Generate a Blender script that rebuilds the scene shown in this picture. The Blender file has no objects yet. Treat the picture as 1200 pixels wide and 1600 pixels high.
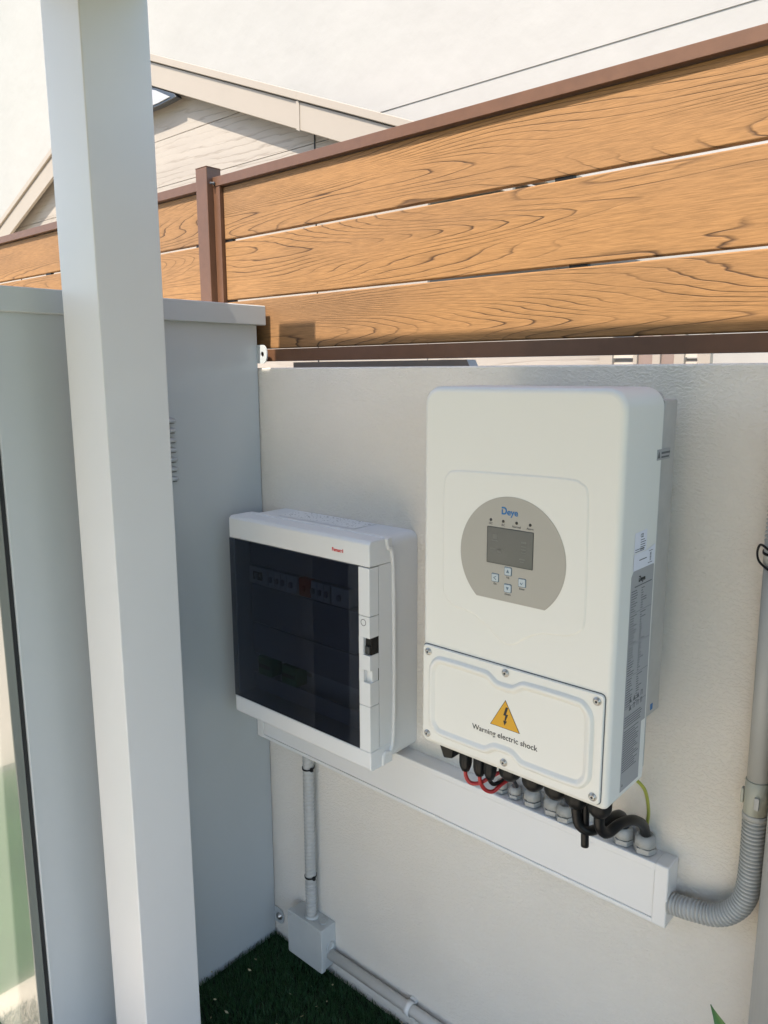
import bpy, bmesh, math, random
import numpy as np
from mathutils import Vector, Matrix
random.seed(7)
R = math.radians
sc = bpy.context.scene
COL = sc.collection

# ---------------------------------------------------------------- camera
YAW, PIT, ROL = -0.72899413, -0.178691989, -0.0033820941
fw = Vector((math.sin(YAW)*math.cos(PIT), math.cos(YAW)*math.cos(PIT), math.sin(PIT)))
rt = Vector((math.cos(YAW), -math.sin(YAW), 0)); up = rt.cross(fw)
rt2 = math.cos(ROL)*rt + math.sin(ROL)*up; up2 = -math.sin(ROL)*rt + math.cos(ROL)*up
cam_d = bpy.data.cameras.new('camera'); cam = bpy.data.objects.new('camera', cam_d); COL.objects.link(cam)
m3 = Matrix((rt2, up2, -fw)).transposed()
cam.matrix_world = Matrix.Translation((0.75707, -1.17653, -0.01116)) @ m3.to_4x4()
cam_d.sensor_fit = 'HORIZONTAL'; cam_d.sensor_width = 36; cam_d.lens = 36*1208.1/1200
cam_d.clip_start = 0.02; cam_d.clip_end = 500
sc.camera = cam
sc.render.resolution_x, sc.render.resolution_y = 768, 1024

# ---------------------------------------------------------------- light
SUN_A, SUN_B = -0.08, 1.5          # travel per metre of +y: sideways, down
sdir = Vector((SUN_A, 1, -SUN_B)).normalized()
elev = math.asin(-sdir.z); az = math.atan2(-sdir.x, -sdir.y)     # towards the sun, clockwise from +y
w = bpy.data.worlds.new('World'); sc.world = w; w.use_nodes = True
nt = w.node_tree; nt.nodes.clear()
sky = nt.nodes.new('ShaderNodeTexSky'); sky.sky_type = 'NISHITA'; sky.sun_disc = False
sky.sun_elevation = elev; sky.sun_rotation = az
bg = nt.nodes.new('ShaderNodeBackground'); bg.inputs['Strength'].default_value = 0.115
wo = nt.nodes.new('ShaderNodeOutputWorld')
nt.links.new(sky.outputs[0], bg.inputs[0]); nt.links.new(bg.outputs[0], wo.inputs[0])
sl = bpy.data.lights.new('sun', 'SUN'); sl.energy = 2.5; sl.angle = R(0.6); sl.color = (1, 0.91, 0.79)
so = bpy.data.objects.new('sun', sl); COL.objects.link(so)
so.rotation_euler = sdir.to_track_quat('-Z', 'Y').to_euler()
sc.view_settings.view_transform = 'Standard'; sc.view_settings.look = 'None'
sc.view_settings.exposure = 1.98; sc.view_settings.gamma = 1

# ---------------------------------------------------------------- materials
def mat(name, col, rough=.5, metal=0, bump=None, var=None, spec=.5, coat=0):
    """bump=(scale, strength, distance[, detail]); var=(scale, amount): blotchy value variation"""
    m = bpy.data.materials.new(name); m.use_nodes = True
    n = m.node_tree.nodes; l = m.node_tree.links; p = n['Principled BSDF']
    p.inputs['Base Color'].default_value = (*col, 1); p.inputs['Roughness'].default_value = rough
    p.inputs['Metallic'].default_value = metal; p.inputs['Specular IOR Level'].default_value = spec
    p.inputs['Coat Weight'].default_value = coat
    tc = n.new('ShaderNodeTexCoord')
    if var:
        nz = n.new('ShaderNodeTexNoise'); nz.inputs['Scale'].default_value = var[0]; nz.inputs['Detail'].default_value = 6
        nz.inputs['Roughness'].default_value = .6
        l.new(tc.outputs['Object'], nz.inputs['Vector'])
        mr = n.new('ShaderNodeMapRange'); mr.inputs['From Min'].default_value = .3; mr.inputs['From Max'].default_value = .7
        mr.inputs['To Min'].default_value = 1-var[1]; mr.inputs['To Max'].default_value = 1+var[1]*.6
        l.new(nz.outputs['Fac'], mr.inputs['Value'])
        mx = n.new('ShaderNodeMix'); mx.data_type = 'RGBA'; mx.blend_type = 'MULTIPLY'; mx.inputs['Factor'].default_value = 1
        mx.inputs['A'].default_value = (*col, 1)
        l.new(mr.outputs[0], mx.inputs['B']); l.new(mx.outputs['Result'], p.inputs['Base Color'])
    if bump:
        nz = n.new('ShaderNodeTexNoise'); nz.inputs['Scale'].default_value = bump[0]
        nz.inputs['Detail'].default_value = bump[3] if len(bump) > 3 else 4
        l.new(tc.outputs['Object'], nz.inputs['Vector'])
        b = n.new('ShaderNodeBump'); b.inputs['Strength'].default_value = bump[1]; b.inputs['Distance'].default_value = bump[2]
        l.new(nz.outputs['Fac'], b.inputs['Height']); l.new(b.outputs[0], p.inputs['Normal'])
    return m

def wood_mat(name, base, dark, line, scale=(.62, 1, 7.5), rings=52, bumpd=.0007, rough=.75, linew=.17, fine=.26, zlin=92):
    """embossed cathedral grain: contour lines of a stretched noise field"""
    m = bpy.data.materials.new(name); m.use_nodes = True
    n = m.node_tree.nodes; l = m.node_tree.links; p = n['Principled BSDF']; p.inputs['Roughness'].default_value = rough
    p.inputs['Specular IOR Level'].default_value = .3
    tc = n.new('ShaderNodeTexCoord'); oi = n.new('ShaderNodeObjectInfo')
    mm = n.new('ShaderNodeMath'); mm.operation = 'MULTIPLY'; mm.inputs[1].default_value = 37.
    l.new(oi.outputs['Random'], mm.inputs[0])
    ad = n.new('ShaderNodeVectorMath'); ad.operation = 'ADD'
    l.new(tc.outputs['Object'], ad.inputs[0]); l.new(mm.outputs[0], ad.inputs[1])
    def mapped(s):
        mp = n.new('ShaderNodeMapping'); mp.inputs['Scale'].default_value = s; l.new(ad.outputs[0], mp.inputs['Vector']); return mp
    def noise(s, detail, dist=0, rg=.5):
        z = n.new('ShaderNodeTexNoise'); z.inputs['Scale'].default_value = 1; z.inputs['Detail'].default_value = detail
        z.inputs['Distortion'].default_value = dist; z.inputs['Roughness'].default_value = rg
        l.new(mapped(s).outputs[0], z.inputs['Vector']); return z
    f = noise(scale, 1.6, 0, .35)
    ml = n.new('ShaderNodeMath'); ml.operation = 'MULTIPLY'; ml.inputs[1].default_value = rings; l.new(f.outputs['Fac'], ml.inputs[0])
    sx = n.new('ShaderNodeSeparateXYZ'); l.new(tc.outputs['Object'], sx.inputs[0])
    m2 = n.new('ShaderNodeMath'); m2.operation = 'MULTIPLY_ADD'; m2.inputs[1].default_value = zlin; l.new(sx.outputs['Z'], m2.inputs[0]); l.new(ml.outputs[0], m2.inputs[2])
    jt = noise((5, 1, 55), 2); m3_ = n.new('ShaderNodeMath'); m3_.operation = 'MULTIPLY_ADD'; m3_.inputs[1].default_value = 1.1
    l.new(jt.outputs['Fac'], m3_.inputs[0]); l.new(m2.outputs[0], m3_.inputs[2]); ml = m3_
    fr = n.new('ShaderNodeMath'); fr.operation = 'FRACT'; l.new(ml.outputs[0], fr.inputs[0])
    # fade the lines in and out
    gate = noise((3.5, 1, 16), 2)
    gr = n.new('ShaderNodeMapRange'); gr.inputs['From Min'].default_value = .34; gr.inputs['From Max'].default_value = .56
    l.new(gate.outputs['Fac'], gr.inputs['Value'])
    rp = n.new('ShaderNodeValToRGB'); e = rp.color_ramp.elements
    e[0].position = 0; e[0].color = (0, 0, 0, 1); e[1].position = linew*.35; e[1].color = (1, 1, 1, 1)
    a = e.new(linew); a.color = (.13, .13, .13, 1); a = e.new(.5); a.color = (0, 0, 0, 1)
    l.new(fr.outputs[0], rp.inputs[0])
    ln = n.new('ShaderNodeMath'); ln.operation = 'MULTIPLY'; l.new(rp.outputs[0], ln.inputs[0]); l.new(gr.outputs[0], ln.inputs[1])
    fib = noise((26, 60, 620), 3, 0, .65)
    tone = noise((1.1, 1, 7), 3)
    tr = n.new('ShaderNodeMapRange'); tr.inputs['From Min'].default_value = .38; tr.inputs['From Max'].default_value = .66
    l.new(tone.outputs['Fac'], tr.inputs['Value'])
    c1 = n.new('ShaderNodeMix'); c1.data_type = 'RGBA'; c1.inputs['A'].default_value = (*base, 1); c1.inputs['B'].default_value = (*dark, 1)
    l.new(tr.outputs[0], c1.inputs['Factor'])
    fm = n.new('ShaderNodeMapRange'); fm.inputs['From Min'].default_value = .3; fm.inputs['From Max'].default_value = .7
    fm.inputs['To Min'].default_value = 1-fine; fm.inputs['To Max'].default_value = 1+fine*.7; l.new(fib.outputs['Fac'], fm.inputs['Value'])
    c2 = n.new('ShaderNodeMix'); c2.data_type = 'RGBA'; c2.blend_type = 'MULTIPLY'; c2.inputs['Factor'].default_value = 1
    l.new(c1.outputs['Result'], c2.inputs['A']); l.new(fm.outputs[0], c2.inputs['B'])
    c3 = n.new('ShaderNodeMix'); c3.data_type = 'RGBA'; c3.inputs['B'].default_value = (*line, 1)
    l.new(c2.outputs['Result'], c3.inputs['A']); l.new(ln.outputs[0], c3.inputs['Factor'])
    l.new(c3.outputs['Result'], p.inputs['Base Color'])
    h = n.new('ShaderNodeMath'); h.operation = 'MULTIPLY_ADD'; h.inputs[1].default_value = -1.; l.new(ln.outputs[0], h.inputs[0])
    h2 = n.new('ShaderNodeMath'); h2.operation = 'MULTIPLY'; h2.inputs[1].default_value = .5; l.new(fib.outputs['Fac'], h2.inputs[0])
    l.new(h2.outputs[0], h.inputs[2])
    b = n.new('ShaderNodeBump'); b.inputs['Strength'].default_value = .8; b.inputs['Distance'].default_value = bumpd
    l.new(h.outputs[0], b.inputs['Height']); l.new(b.outputs[0], p.inputs['Normal'])
    return m

def stucco(name, col):
    """trowelled stucco: soft lumps with sharp-edged ridges, plus faint grime"""
    m = mat(name, col, .95, var=(1.7, .06), spec=.05)
    n = m.node_tree.nodes; l = m.node_tree.links; p = n['Principled BSDF']
    tc = n.new('ShaderNodeTexCoord'); mp = n.new('ShaderNodeMapping'); mp.inputs['Scale'].default_value = (.8, 1, 1.25)
    l.new(tc.outputs['Object'], mp.inputs['Vector'])
    a = n.new('ShaderNodeTexNoise'); a.inputs['Scale'].default_value = 185; a.inputs['Detail'].default_value = 3; a.inputs['Distortion'].default_value = .6
    b = n.new('ShaderNodeTexNoise'); b.inputs['Scale'].default_value = 320; b.inputs['Detail'].default_value = 2
    l.new(mp.outputs[0], a.inputs['Vector']); l.new(mp.outputs[0], b.inputs['Vector'])
    r = n.new('ShaderNodeMapRange'); r.inputs['From Min'].default_value = .42; r.inputs['From Max'].default_value = .62; r.interpolation_type = 'SMOOTHSTEP'
    l.new(a.outputs['Fac'], r.inputs['Value'])
    k = n.new('ShaderNodeMath'); k.operation = 'MULTIPLY_ADD'; k.inputs[1].default_value = .25
    l.new(b.outputs['Fac'], k.inputs[0]); l.new(r.outputs[0], k.inputs[2])
    bp = n.new('ShaderNodeBump'); bp.inputs['Strength'].default_value = .75; bp.inputs['Distance'].default_value = .0009
    l.new(k.outputs[0], bp.inputs['Height']); l.new(bp.outputs[0], p.inputs['Normal'])
    return m

def tinted(name, tint, refl=.9):
    m = bpy.data.materials.new(name); m.use_nodes = True
    n = m.node_tree.nodes; l = m.node_tree.links; n.clear()
    t = n.new('ShaderNodeBsdfTransparent'); t.inputs[0].default_value = (*tint, 1)
    g = n.new('ShaderNodeBsdfGlossy'); g.inputs['Roughness'].default_value = .03; g.inputs[0].default_value = (refl, refl, refl, 1)
    lw = n.new('ShaderNodeLayerWeight'); lw.inputs[0].default_value = .5
    pw = n.new('ShaderNodeMath'); pw.operation = 'POWER'; pw.inputs[1].default_value = 4.5; l.new(lw.outputs['Facing'], pw.inputs[0])
    f = n.new('ShaderNodeMath'); f.operation = 'MULTIPLY_ADD'; f.inputs[1].default_value = .85; f.inputs[2].default_value = .04; l.new(pw.outputs[0], f.inputs[0])
    mx = n.new('ShaderNodeMixShader'); o = n.new('ShaderNodeOutputMaterial')
    l.new(f.outputs[0], mx.inputs[0]); l.new(t.outputs[0], mx.inputs[1]); l.new(g.outputs[0], mx.inputs[2]); l.new(mx.outputs[0], o.inputs[0])
    return m

M = {}
M['stucco'] = stucco('stucco_warm_white', (.72, .685, .625))
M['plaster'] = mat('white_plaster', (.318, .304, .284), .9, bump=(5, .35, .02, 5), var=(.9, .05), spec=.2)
M['composite'] = wood_mat('composite_board', (.285, .150, .059), (.235, .127, .056), (.048, .024, .012))
M['siding'] = wood_mat('pale_siding', (.315, .280, .24), (.285, .252, .216), (.235, .203, .170), scale=(.55, 1, 3.5), rings=9, bumpd=.001, linew=.3, fine=.05, zlin=22)
M['trim'] = mat('pale_trim', (.28, .24, .195), .6, bump=(260, .15, .0005), var=(3, .03))
M['brown'] = mat('brown_paint', (.112, .052, .026), .5, bump=(420, .25, .0004), var=(30, .12))
M['black'] = mat('black_plastic', (.006, .006, .0065), .5, spec=.3, bump=(300, .1, .0003))
M['cable'] = mat('black_cable', (.005, .005, .006), .42, spec=.3)
M['red'] = mat('red_cable', (.35, .018, .02), .4)
M['earth'] = mat('yellow_green_wire', (.34, .36, .06), .45)
M['cabinet'] = mat('grey_cabinet_paint', (.44, .468, .475), .38, bump=(600, .08, .0002), var=(2.5, .035), coat=.15)
M['door'] = mat('grey_door_paint', (.17, .185, .165), .30, bump=(500, .12, .0002), var=(2.5, .03), coat=.2)
M['door'].node_tree.nodes['Principled BSDF'].inputs['Coat Weight'].default_value = .6
M['dark_gap'] = mat('dark_gasket', (.012, .013, .014), .7)
M['post'] = mat('cream_post_paint', (.62, .615, .60), .42, bump=(700, .06, .0002), var=(3, .025))
M['grey'] = mat('light_grey_enclosure', (.70, .71, .71), .38, bump=(900, .06, .0002), var=(6, .025))
M['greyd'] = mat('grey_enclosure_base', (.64, .65, .655), .42, bump=(900, .08, .0002), var=(6, .03))
M['pvc'] = mat('white_pvc', (.72, .715, .70), .33, bump=(500, .04, .0002), var=(4, .02))
M['conduit'] = mat('grey_conduit', (.40, .405, .395), .5, bump=(400, .05, .0002), var=(9, .03))
M['conduit_light'] = mat('pale_grey_conduit', (.66, .665, .65), .42, bump=(400, .06, .0002), var=(9, .06))
M['coupling'] = mat('beige_grey_coupling', (.40, .41, .355), .45, var=(9, .04))
M['jbox'] = mat('junction_box_grey', (.48, .50, .495), .5, bump=(700, .1, .0002), var=(12, .06))
M['gland'] = mat('light_grey_gland', (.33, .335, .325), .4, var=(40, .05))
M['inv'] = mat('inverter_cream_paint', (.70, .685, .635), .40, bump=(1300, .05, .0001), var=(2, .012))
M['alu'] = mat('cast_aluminium', (.46, .455, .44), .5, .35, bump=(240, .2, .0005), var=(20, .1))
M['panel'] = mat('display_membrane', (.36, .34, .30), .38)
M['screen'] = mat('lcd_screen', (.105, .107, .098), .22)
M['lcdmark'] = mat('lcd_faint_marks', (.125, .125, .115), .3)
M['bezel'] = mat('screen_edge', (.03, .032, .035), .35)
M['button'] = mat('pale_blue_button', (.42, .47, .50), .35)
M['btnrim'] = mat('button_outline', (.10, .15, .20), .5)
M['led'] = mat('unlit_led', (.015, .014, .014), .3)
M['blue'] = mat('logo_blue', (.01, .13, .34), .5)
M['ink'] = mat('black_ink', (.012, .012, .014), .6)
M['inkgrey'] = mat('grey_ink', (.085, .09, .095), .6)
M['yellow'] = mat('warning_yellow', (.62, .32, .01), .5)
M['label'] = mat('grey_rating_film', (.31, .31, .315), .45)
M['paper'] = mat('white_sticker', (.66, .66, .72), .5)
M['steel'] = mat('stainless_steel', (.42, .41, .39), .3, .85, bump=(500, .1, .0002))
M['redink'] = mat('red_ink', (.55, .015, .02), .5)
M['tint'] = tinted('smoked_acrylic', (.385, .41, .465), .8)
M['inner'] = mat('inner_cover_plate', (.30, .32, .38), .6)
M['innerd'] = mat('inner_recess', (.07, .08, .10), .7)
M['module'] = mat('breaker_white', (.60, .62, .66), .45)
M['modred'] = mat('breaker_red', (.48, .035, .02), .45)
M['green'] = mat('green_terminal', (.015, .21, .06), .5)
M['turf'] = mat('turf_blades', (.023, .070, .023), .5, spec=.35)
M['turf2'] = mat('turf_mat', (.008, .018, .008), .95)
M['lawn'] = mat('lawn_ground', (.055, .14, .028), .9, bump=(60, .8, .02), var=(6, .35))
M['patio'] = mat('beige_paving', (.76, .66, .52), .8, bump=(40, .2, .002), var=(3, .08))
M['leaf'] = mat('plant_leaf', (.055, .15, .03), .4, bump=(90, .2, .0006), var=(40, .2))
M['hedge'] = mat('hedge_foliage', (.035, .085, .022), .6, var=(8, .3))
M['bark'] = mat('hedge_stem', (.07, .05, .035), .85)
M['debris'] = mat('dry_leaf_bits', (.42, .36, .22), .8)
M['roofing'] = mat('grey_roof_sheet', (.26, .26, .26), .6, var=(5, .1))
M['panel_brown'] = mat('faded_brown_panel', (.20, .145, .12), .8, var=(9, .1))
M['strip_grey'] = mat('shade_strip_grey', (.35, .33, .31), .8, var=(12, .1))
M['unseen_block'] = mat('unseen_block_render', (.42, .37, .30), .9, bump=(60, .3, .004), var=(1, .05))
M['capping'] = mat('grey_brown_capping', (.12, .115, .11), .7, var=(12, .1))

# ---------------------------------------------------------------- helpers
class MB:
    def __init__(s): s.v = []; s.f = []; s.sm = []
    def add(s, vs, fs, smooth=False):
        o = len(s.v); s.v += [tuple(v) for v in vs]; s.f += [tuple(i+o for i in f) for f in fs]; s.sm += [smooth]*len(fs); return s
    def box(s, x0, x1, y0, y1, z0, z1):
        return s.add([(x, y, z) for x in (x0, x1) for y in (y0, y1) for z in (z0, z1)],
                     [(0, 1, 3, 2), (4, 6, 7, 5), (0, 4, 5, 1), (2, 3, 7, 6), (0, 2, 6, 4), (1, 5, 7, 3)])
    def loops(s, L, cap0=True, cap1=True, smooth=True, closed=True):
        """consecutive vertex loops of equal length, bridged"""
        n = len(L[0]); vs = [p for l in L for p in l]; fs = []
        for k in range(len(L)-1):
            for i in range(n if closed else n-1):
                j = (i+1) % n; fs.append((k*n+i, k*n+j, (k+1)*n+j, (k+1)*n+i))
        s.add(vs, fs, smooth)
        o = len(s.v)-len(vs)
        if cap0: s.f.append(tuple(o+i for i in range(n))[::-1]); s.sm.append(False)
        if cap1: s.f.append(tuple(o+(len(L)-1)*n+i for i in range(n))); s.sm.append(False)
        return s
    def prism(s, poly, fn, d0, d1, smooth=False):
        return s.loops([[fn(a, b, d0) for a, b in poly], [fn(a, b, d1) for a, b in poly]], smooth=smooth)
    def tube(s, pts, rad, n=14, caps=True, smooth=True):
        """rad: number or function of (index, arc length)"""
        P = [Vector(p) for p in pts]; L = []; acc = 0; prev = None
        for i, p in enumerate(P):
            t = (P[min(i+1, len(P)-1)]-P[max(i-1, 0)]).normalized()
            if prev is None:
                a = Vector((0, 0, 1)) if abs(t.z) < .9 else Vector((1, 0, 0)); u = t.cross(a).normalized()
            else:
                u = (prev - t*prev.dot(t)).normalized()
            prev = u; v = t.cross(u)
            if i: acc += (p-P[i-1]).length
            r = rad(i, acc) if callable(rad) else rad
            L.append([p+u*r*math.cos(2*math.pi*k/n)+v*r*math.sin(2*math.pi*k/n) for k in range(n)])
        return s.loops(L, caps, caps, smooth)
    def lathe(s, c, prof, n=20, axis='z', smooth=True, hexes=False):
        """prof: (radius, height) pairs along the axis from c"""
        def P(r, h, k):
            a = 2*math.pi*k/n; x, y = r*math.cos(a), r*math.sin(a)
            return (c[0]+x, c[1]+y, c[2]+h) if axis == 'z' else ((c[0]+x, c[1]+h, c[2]+y) if axis == 'y' else (c[0]+h, c[1]+x, c[2]+y))
        return s.loops([[P(r, h, k) for k in range(n)] for r, h in prof], True, True, smooth)
    def build(s, name, m, parent=None, bevel=0, seg=2, recalc=True, wn=False):
        o0 = Vector(parent.get('_o', (0, 0, 0))) if parent else Vector((0, 0, 0))
        me = bpy.data.meshes.new(name)
        me.from_pydata([Vector(v)-o0 for v in s.v], [], s.f); me.update()
        me.polygons.foreach_set('use_smooth', s.sm)
        if recalc:
            bm = bmesh.new(); bm.from_mesh(me); bmesh.ops.recalc_face_normals(bm, faces=bm.faces); bm.to_mesh(me); bm.free()
        me.materials.append(M[m]); o = bpy.data.objects.new(name, me); COL.objects.link(o)
        if parent: o.parent = parent; o['_o'] = tuple(o0)
        if bevel:
            b = o.modifiers.new('bevel', 'BEVEL'); b.width = bevel; b.segments = seg; b.limit_method = 'ANGLE'; b.angle_limit = R(35)
            b.harden_normals = True
            for pl in me.polygons: pl.use_smooth = True
        if wn: o.modifiers.new('wn', 'WEIGHTED_NORMAL').keep_sharp = True
        return o

def tag(o, label, cat, group=None, kind=None):
    if label: o['label'] = label
    if cat: o['category'] = cat
    if group: o['group'] = group
    if kind: o['kind'] = kind
    return o
def thing(name, label, cat, loc, group=None):
    o = bpy.data.objects.new(name, None); COL.objects.link(o); o.location = loc; o['_o'] = tuple(loc); o.empty_display_size = .05
    return tag(o, label, cat, group)
def structure(o): o['kind'] = 'structure'; return o

def rrect(x0, x1, z0, z1, rs, n=7):
    """rounded rectangle, rs = radii (bl, br, tr, tl) or one number; counter-clockwise"""
    if not isinstance(rs, (tuple, list)): rs = (rs,)*4
    P = []
    for (cx, cz, sx, sz, a0), r in zip([(x0, z0, 1, 1, 180), (x1, z0, -1, 1, 270), (x1, z1, -1, -1, 0), (x0, z1, 1, -1, 90)], rs):
        r = max(r, 1e-5)
        for i in range(n+1):
            a = R(a0+90*i/n); P.append((cx+sx*r+r*math.cos(a), cz+sz*r+r*math.sin(a)))
    return P
def area(P): return sum(P[i][0]*P[(i+1) % len(P)][1]-P[(i+1) % len(P)][0]*P[i][1] for i in range(len(P)))/2
def inset(P, d):
    """miter offset of a closed polygon, inward for positive d"""
    if area(P) < 0: return inset(P[::-1], d)[::-1]
    n = len(P); out = []
    for i in range(n):
        a, b, c = Vector(P[i-1]), Vector(P[i]), Vector(P[(i+1) % n])
        e1 = (b-a); e2 = (c-b)
        if e1.length < 1e-9: e1 = e2
        if e2.length < 1e-9: e2 = e1
        e1.normalize(); e2.normalize()
        n1 = Vector((-e1.y, e1.x)); n2 = Vector((-e2.y, e2.x)); h = n1+n2
        k = d*2/max(h.length_squared, .7); out.append((b.x+h.x*k, b.y+h.y*k))
    return out
def spline(P, per=6, closed=True):
    out = []; n = len(P)
    rng = range(n) if closed else range(n-1)
    for i in rng:
        g = (lambda k: P[k % n]) if closed else (lambda k: P[min(max(k, 0), n-1)])
        p0, p1, p2, p3 = [np.array(g(i+k), float) for k in (-1, 0, 1, 2)]
        for j in range(per):
            t = j/per
            out.append(tuple(.5*((2*p1)+(-p0+p2)*t+(2*p0-5*p1+4*p2-p3)*t*t+(-p0+3*p1-3*p2+p3)*t**3)))
    if not closed: out.append(tuple(P[-1]))
    return out
def seglen(P, step):
    """resample a polyline at a constant step"""
    P = [Vector(p) for p in P]; out = [P[0]]; need = step
    for a, b in zip(P, P[1:]):
        L = (b-a).length; pos = 0
        while L-pos >= need:
            pos += need; out.append(a.lerp(b, pos/L)); need = step
        need -= (L-pos)
    out.append(P[-1]); return out
YF = lambda a, b, d: (a, d, b)      # polygon in x,z, depth along y
XF = lambda a, b, d: (d, a, b)      # polygon in y,z, depth along x
ZF = lambda a, b, d: (a, b, d)

def shell(mb, outline, fn, d_back, d_front, r, seg=4, sgn=-1, cap0=True):
    """extrusion whose front edge is rounded with radius r (sgn: direction the front faces)"""
    L = [[fn(a, b, d_back) for a, b in outline]]
    for i in range(seg+1):
        a = R(90*i/seg); ins = r*(1-math.cos(a)); d = d_front - sgn*r*(1-math.sin(a))
        L.append([fn(x, y, d) for x, y in inset(outline, ins)])
    mb.loops(L, cap0, True, True); return mb

def text(body, size, m, parent, name, right=(1, 0, 0), upv=(0, 0, 1), loc=(0, 0, 0), width=None, bold=0, align='LEFT', ext=.00015, label=None):
    cu = bpy.data.curves.new(name, 'FONT'); cu.body = body; cu.size = size; cu.extrude = ext; cu.offset = bold; cu.align_x = align
    to = bpy.data.objects.new(name, cu); COL.objects.link(to)
    bpy.context.view_layer.update()
    me = bpy.data.meshes.new_from_object(to.evaluated_get(bpy.context.evaluated_depsgraph_get()))
    bpy.data.objects.remove(to)
    me.name = name
    r = Vector(right).normalized(); u = Vector(upv).normalized(); nn = r.cross(u)
    xs = [v.co.x for v in me.vertices]; k = 1
    if width and xs: k = width/(max(xs)-min(xs)); 
    x0 = min(xs) if align == 'LEFT' else 0
    o0 = Vector(parent.get('_o', (0, 0, 0))); L = Vector(loc)
    for v in me.vertices:
        c = v.co.copy(); v.co = L + r*((c.x-x0)*k) + u*(c.y*(k if width else 1)) + nn*c.z - o0
    me.materials.clear(); me.materials.append(M[m])
    o = bpy.data.objects.new(name, me); COL.objects.link(o); o.parent = parent; o['_o'] = tuple(o0)
    return o

GZ = -1.49
# ================================================================ SETTING
mb = MB(); mb.add([(-150, -150, GZ-.02), (150, -150, GZ-.02), (150, 150, GZ-.02), (-150, 150, GZ-.02)], [(0, 1, 2, 3)])
structure(mb.build('ground', 'lawn'))
mb = MB(); mb.box(-1.02, .95, -11.9, -.64, GZ-.10, GZ+.005)
structure(mb.build('patio', 'patio'))
structure(MB().box(-8.9, -2.15, -11.9, 0, GZ-.10, GZ+.004).build('path', 'patio'))
structure(MB().box(-12, 6, .151, 3.5, GZ-.10, GZ+.004).build('yard', 'patio'))
mb = MB(); mb.box(-1.25, 5.0, -.638, 0, GZ-.10, GZ); mb.box(.952, 5.0, -7.9, -.639, GZ-.10, GZ)
structure(mb.build('turf_base', 'turf2'))
# artificial turf blades: stuff
N = 60000
rg = np.random.default_rng(3)
bx = rg.uniform(-.95, .25, N); by = rg.uniform(-.72, -.002, N)
keep = ~((bx < -.684) & (by > -.62)); bx, by = bx[keep], by[keep]; N = len(bx)
h = rg.uniform(.012, .026, N); an = rg.uniform(0, 2*np.pi, N); lean = rg.uniform(.002, .014, N); la = rg.uniform(0, 2*np.pi, N); wd = rg.uniform(.0006, .0011, N)
lx = lean*np.cos(la); ly = lean*np.sin(la); ly = np.where(by+ly > -.003, -abs(ly), ly)
V = np.zeros((N, 5, 3)); dx = np.cos(an)*wd; dy = np.sin(an)*wd
for k, (s, hh, lw) in enumerate([(-1, 0, 0), (1, 0, 0), (-.8, .6, .35), (.8, .6, .35), (0, 1, 1)]):
    V[:, k, 0] = bx+s*dx+lx*lw; V[:, k, 1] = np.minimum(by+s*dy+ly*lw, -.001); V[:, k, 2] = GZ+h*hh
F = [(5*i, 5*i+1, 5*i+3, 5*i+2) for i in range(N)]+[(5*i+2, 5*i+3, 5*i+4) for i in range(N)]
me = bpy.data.meshes.new('turf'); me.from_pydata(V.reshape(-1, 3).tolist(), [], F); me.materials.append(M['turf'])
o = bpy.data.objects.new('turf', me); COL.objects.link(o); tag(o, 'dark green artificial turf at the foot of the wall', 'artificial turf', kind='stuff')
mb = MB()
for i in range(60):
    x, y = random.uniform(-.75, .05), random.uniform(-.6, -.01)
    a = random.uniform(0, 6.3); l_ = random.uniform(.003, .007); w_ = l_*.4; z = GZ+.021
    c, s_ = math.cos(a), math.sin(a)
    mb.add([(x+c*l_, y+s_*l_, z+.003), (x-s_*w_, y+c*w_, z), (x-c*l_, y-s_*l_, z+.001), (x+s_*w_, y-c*w_, z+.002)], [(0, 1, 2, 3)])
tag(mb.build('leaf_litter', 'debris'), 'scattered dry leaf bits lying on the dark turf', 'leaf litter', kind='stuff')

# ---- boundary wall
mb = MB(); mb.box(-3.6, 1.7, 0, .15, GZ-.1, 0)
tag(mb.build('garden_wall', 'stucco', bevel=.004, seg=2), 'low rendered wall with rough cream stucco behind the electrical boxes', 'wall')
mb = MB(); mb.box(-.681, -.165, .105, .135, .0005, .0135)  # made-up strip in place of the shaded band in the slot under the fence
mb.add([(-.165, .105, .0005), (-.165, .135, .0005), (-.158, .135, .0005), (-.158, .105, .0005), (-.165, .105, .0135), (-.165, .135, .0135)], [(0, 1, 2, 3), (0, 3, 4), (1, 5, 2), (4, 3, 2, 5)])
tag(mb.build('shade_strip', 'strip_grey'), 'grey strip standing in for the dark shaded band under the fence', 'shade strip')

# ---- big neighbouring building
b = thing('neighbouring_building', 'tall plain white plastered building filling the background behind the fence', 'building', (-2, 3.5, GZ))
mb = MB(); mb.box(-16, 0.2, 3.52, 7.5, GZ-.1, 6.5); mb.build('wall', 'plaster', b)
# upper facade stands 20 mm proud of the lower band, its lower edge is the long line in the photo
mb = MB(); mb.box(-16, 0.2, 3.514, 3.52, 1.93, 6.5); mb.build('upper_facade', 'plaster', b)
mb = MB(); mb.box(-16.1, 0.3, 3.4, 7.6, 6.5, 6.62); mb.build('roof_coping', 'trim', b)

# ---- neighbouring shed with gable
s = thing('garden_shed', 'pale wood-effect garden shed with low gable and cream bargeboards', 'shed', (-4.4, 2, GZ))
AX, AZ = -4.33, 2.155      # apex of the top of the bargeboard at y = 1.9
KS = .385
zt = lambda x, off=0: AZ+off-KS*abs(x-AX)
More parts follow.
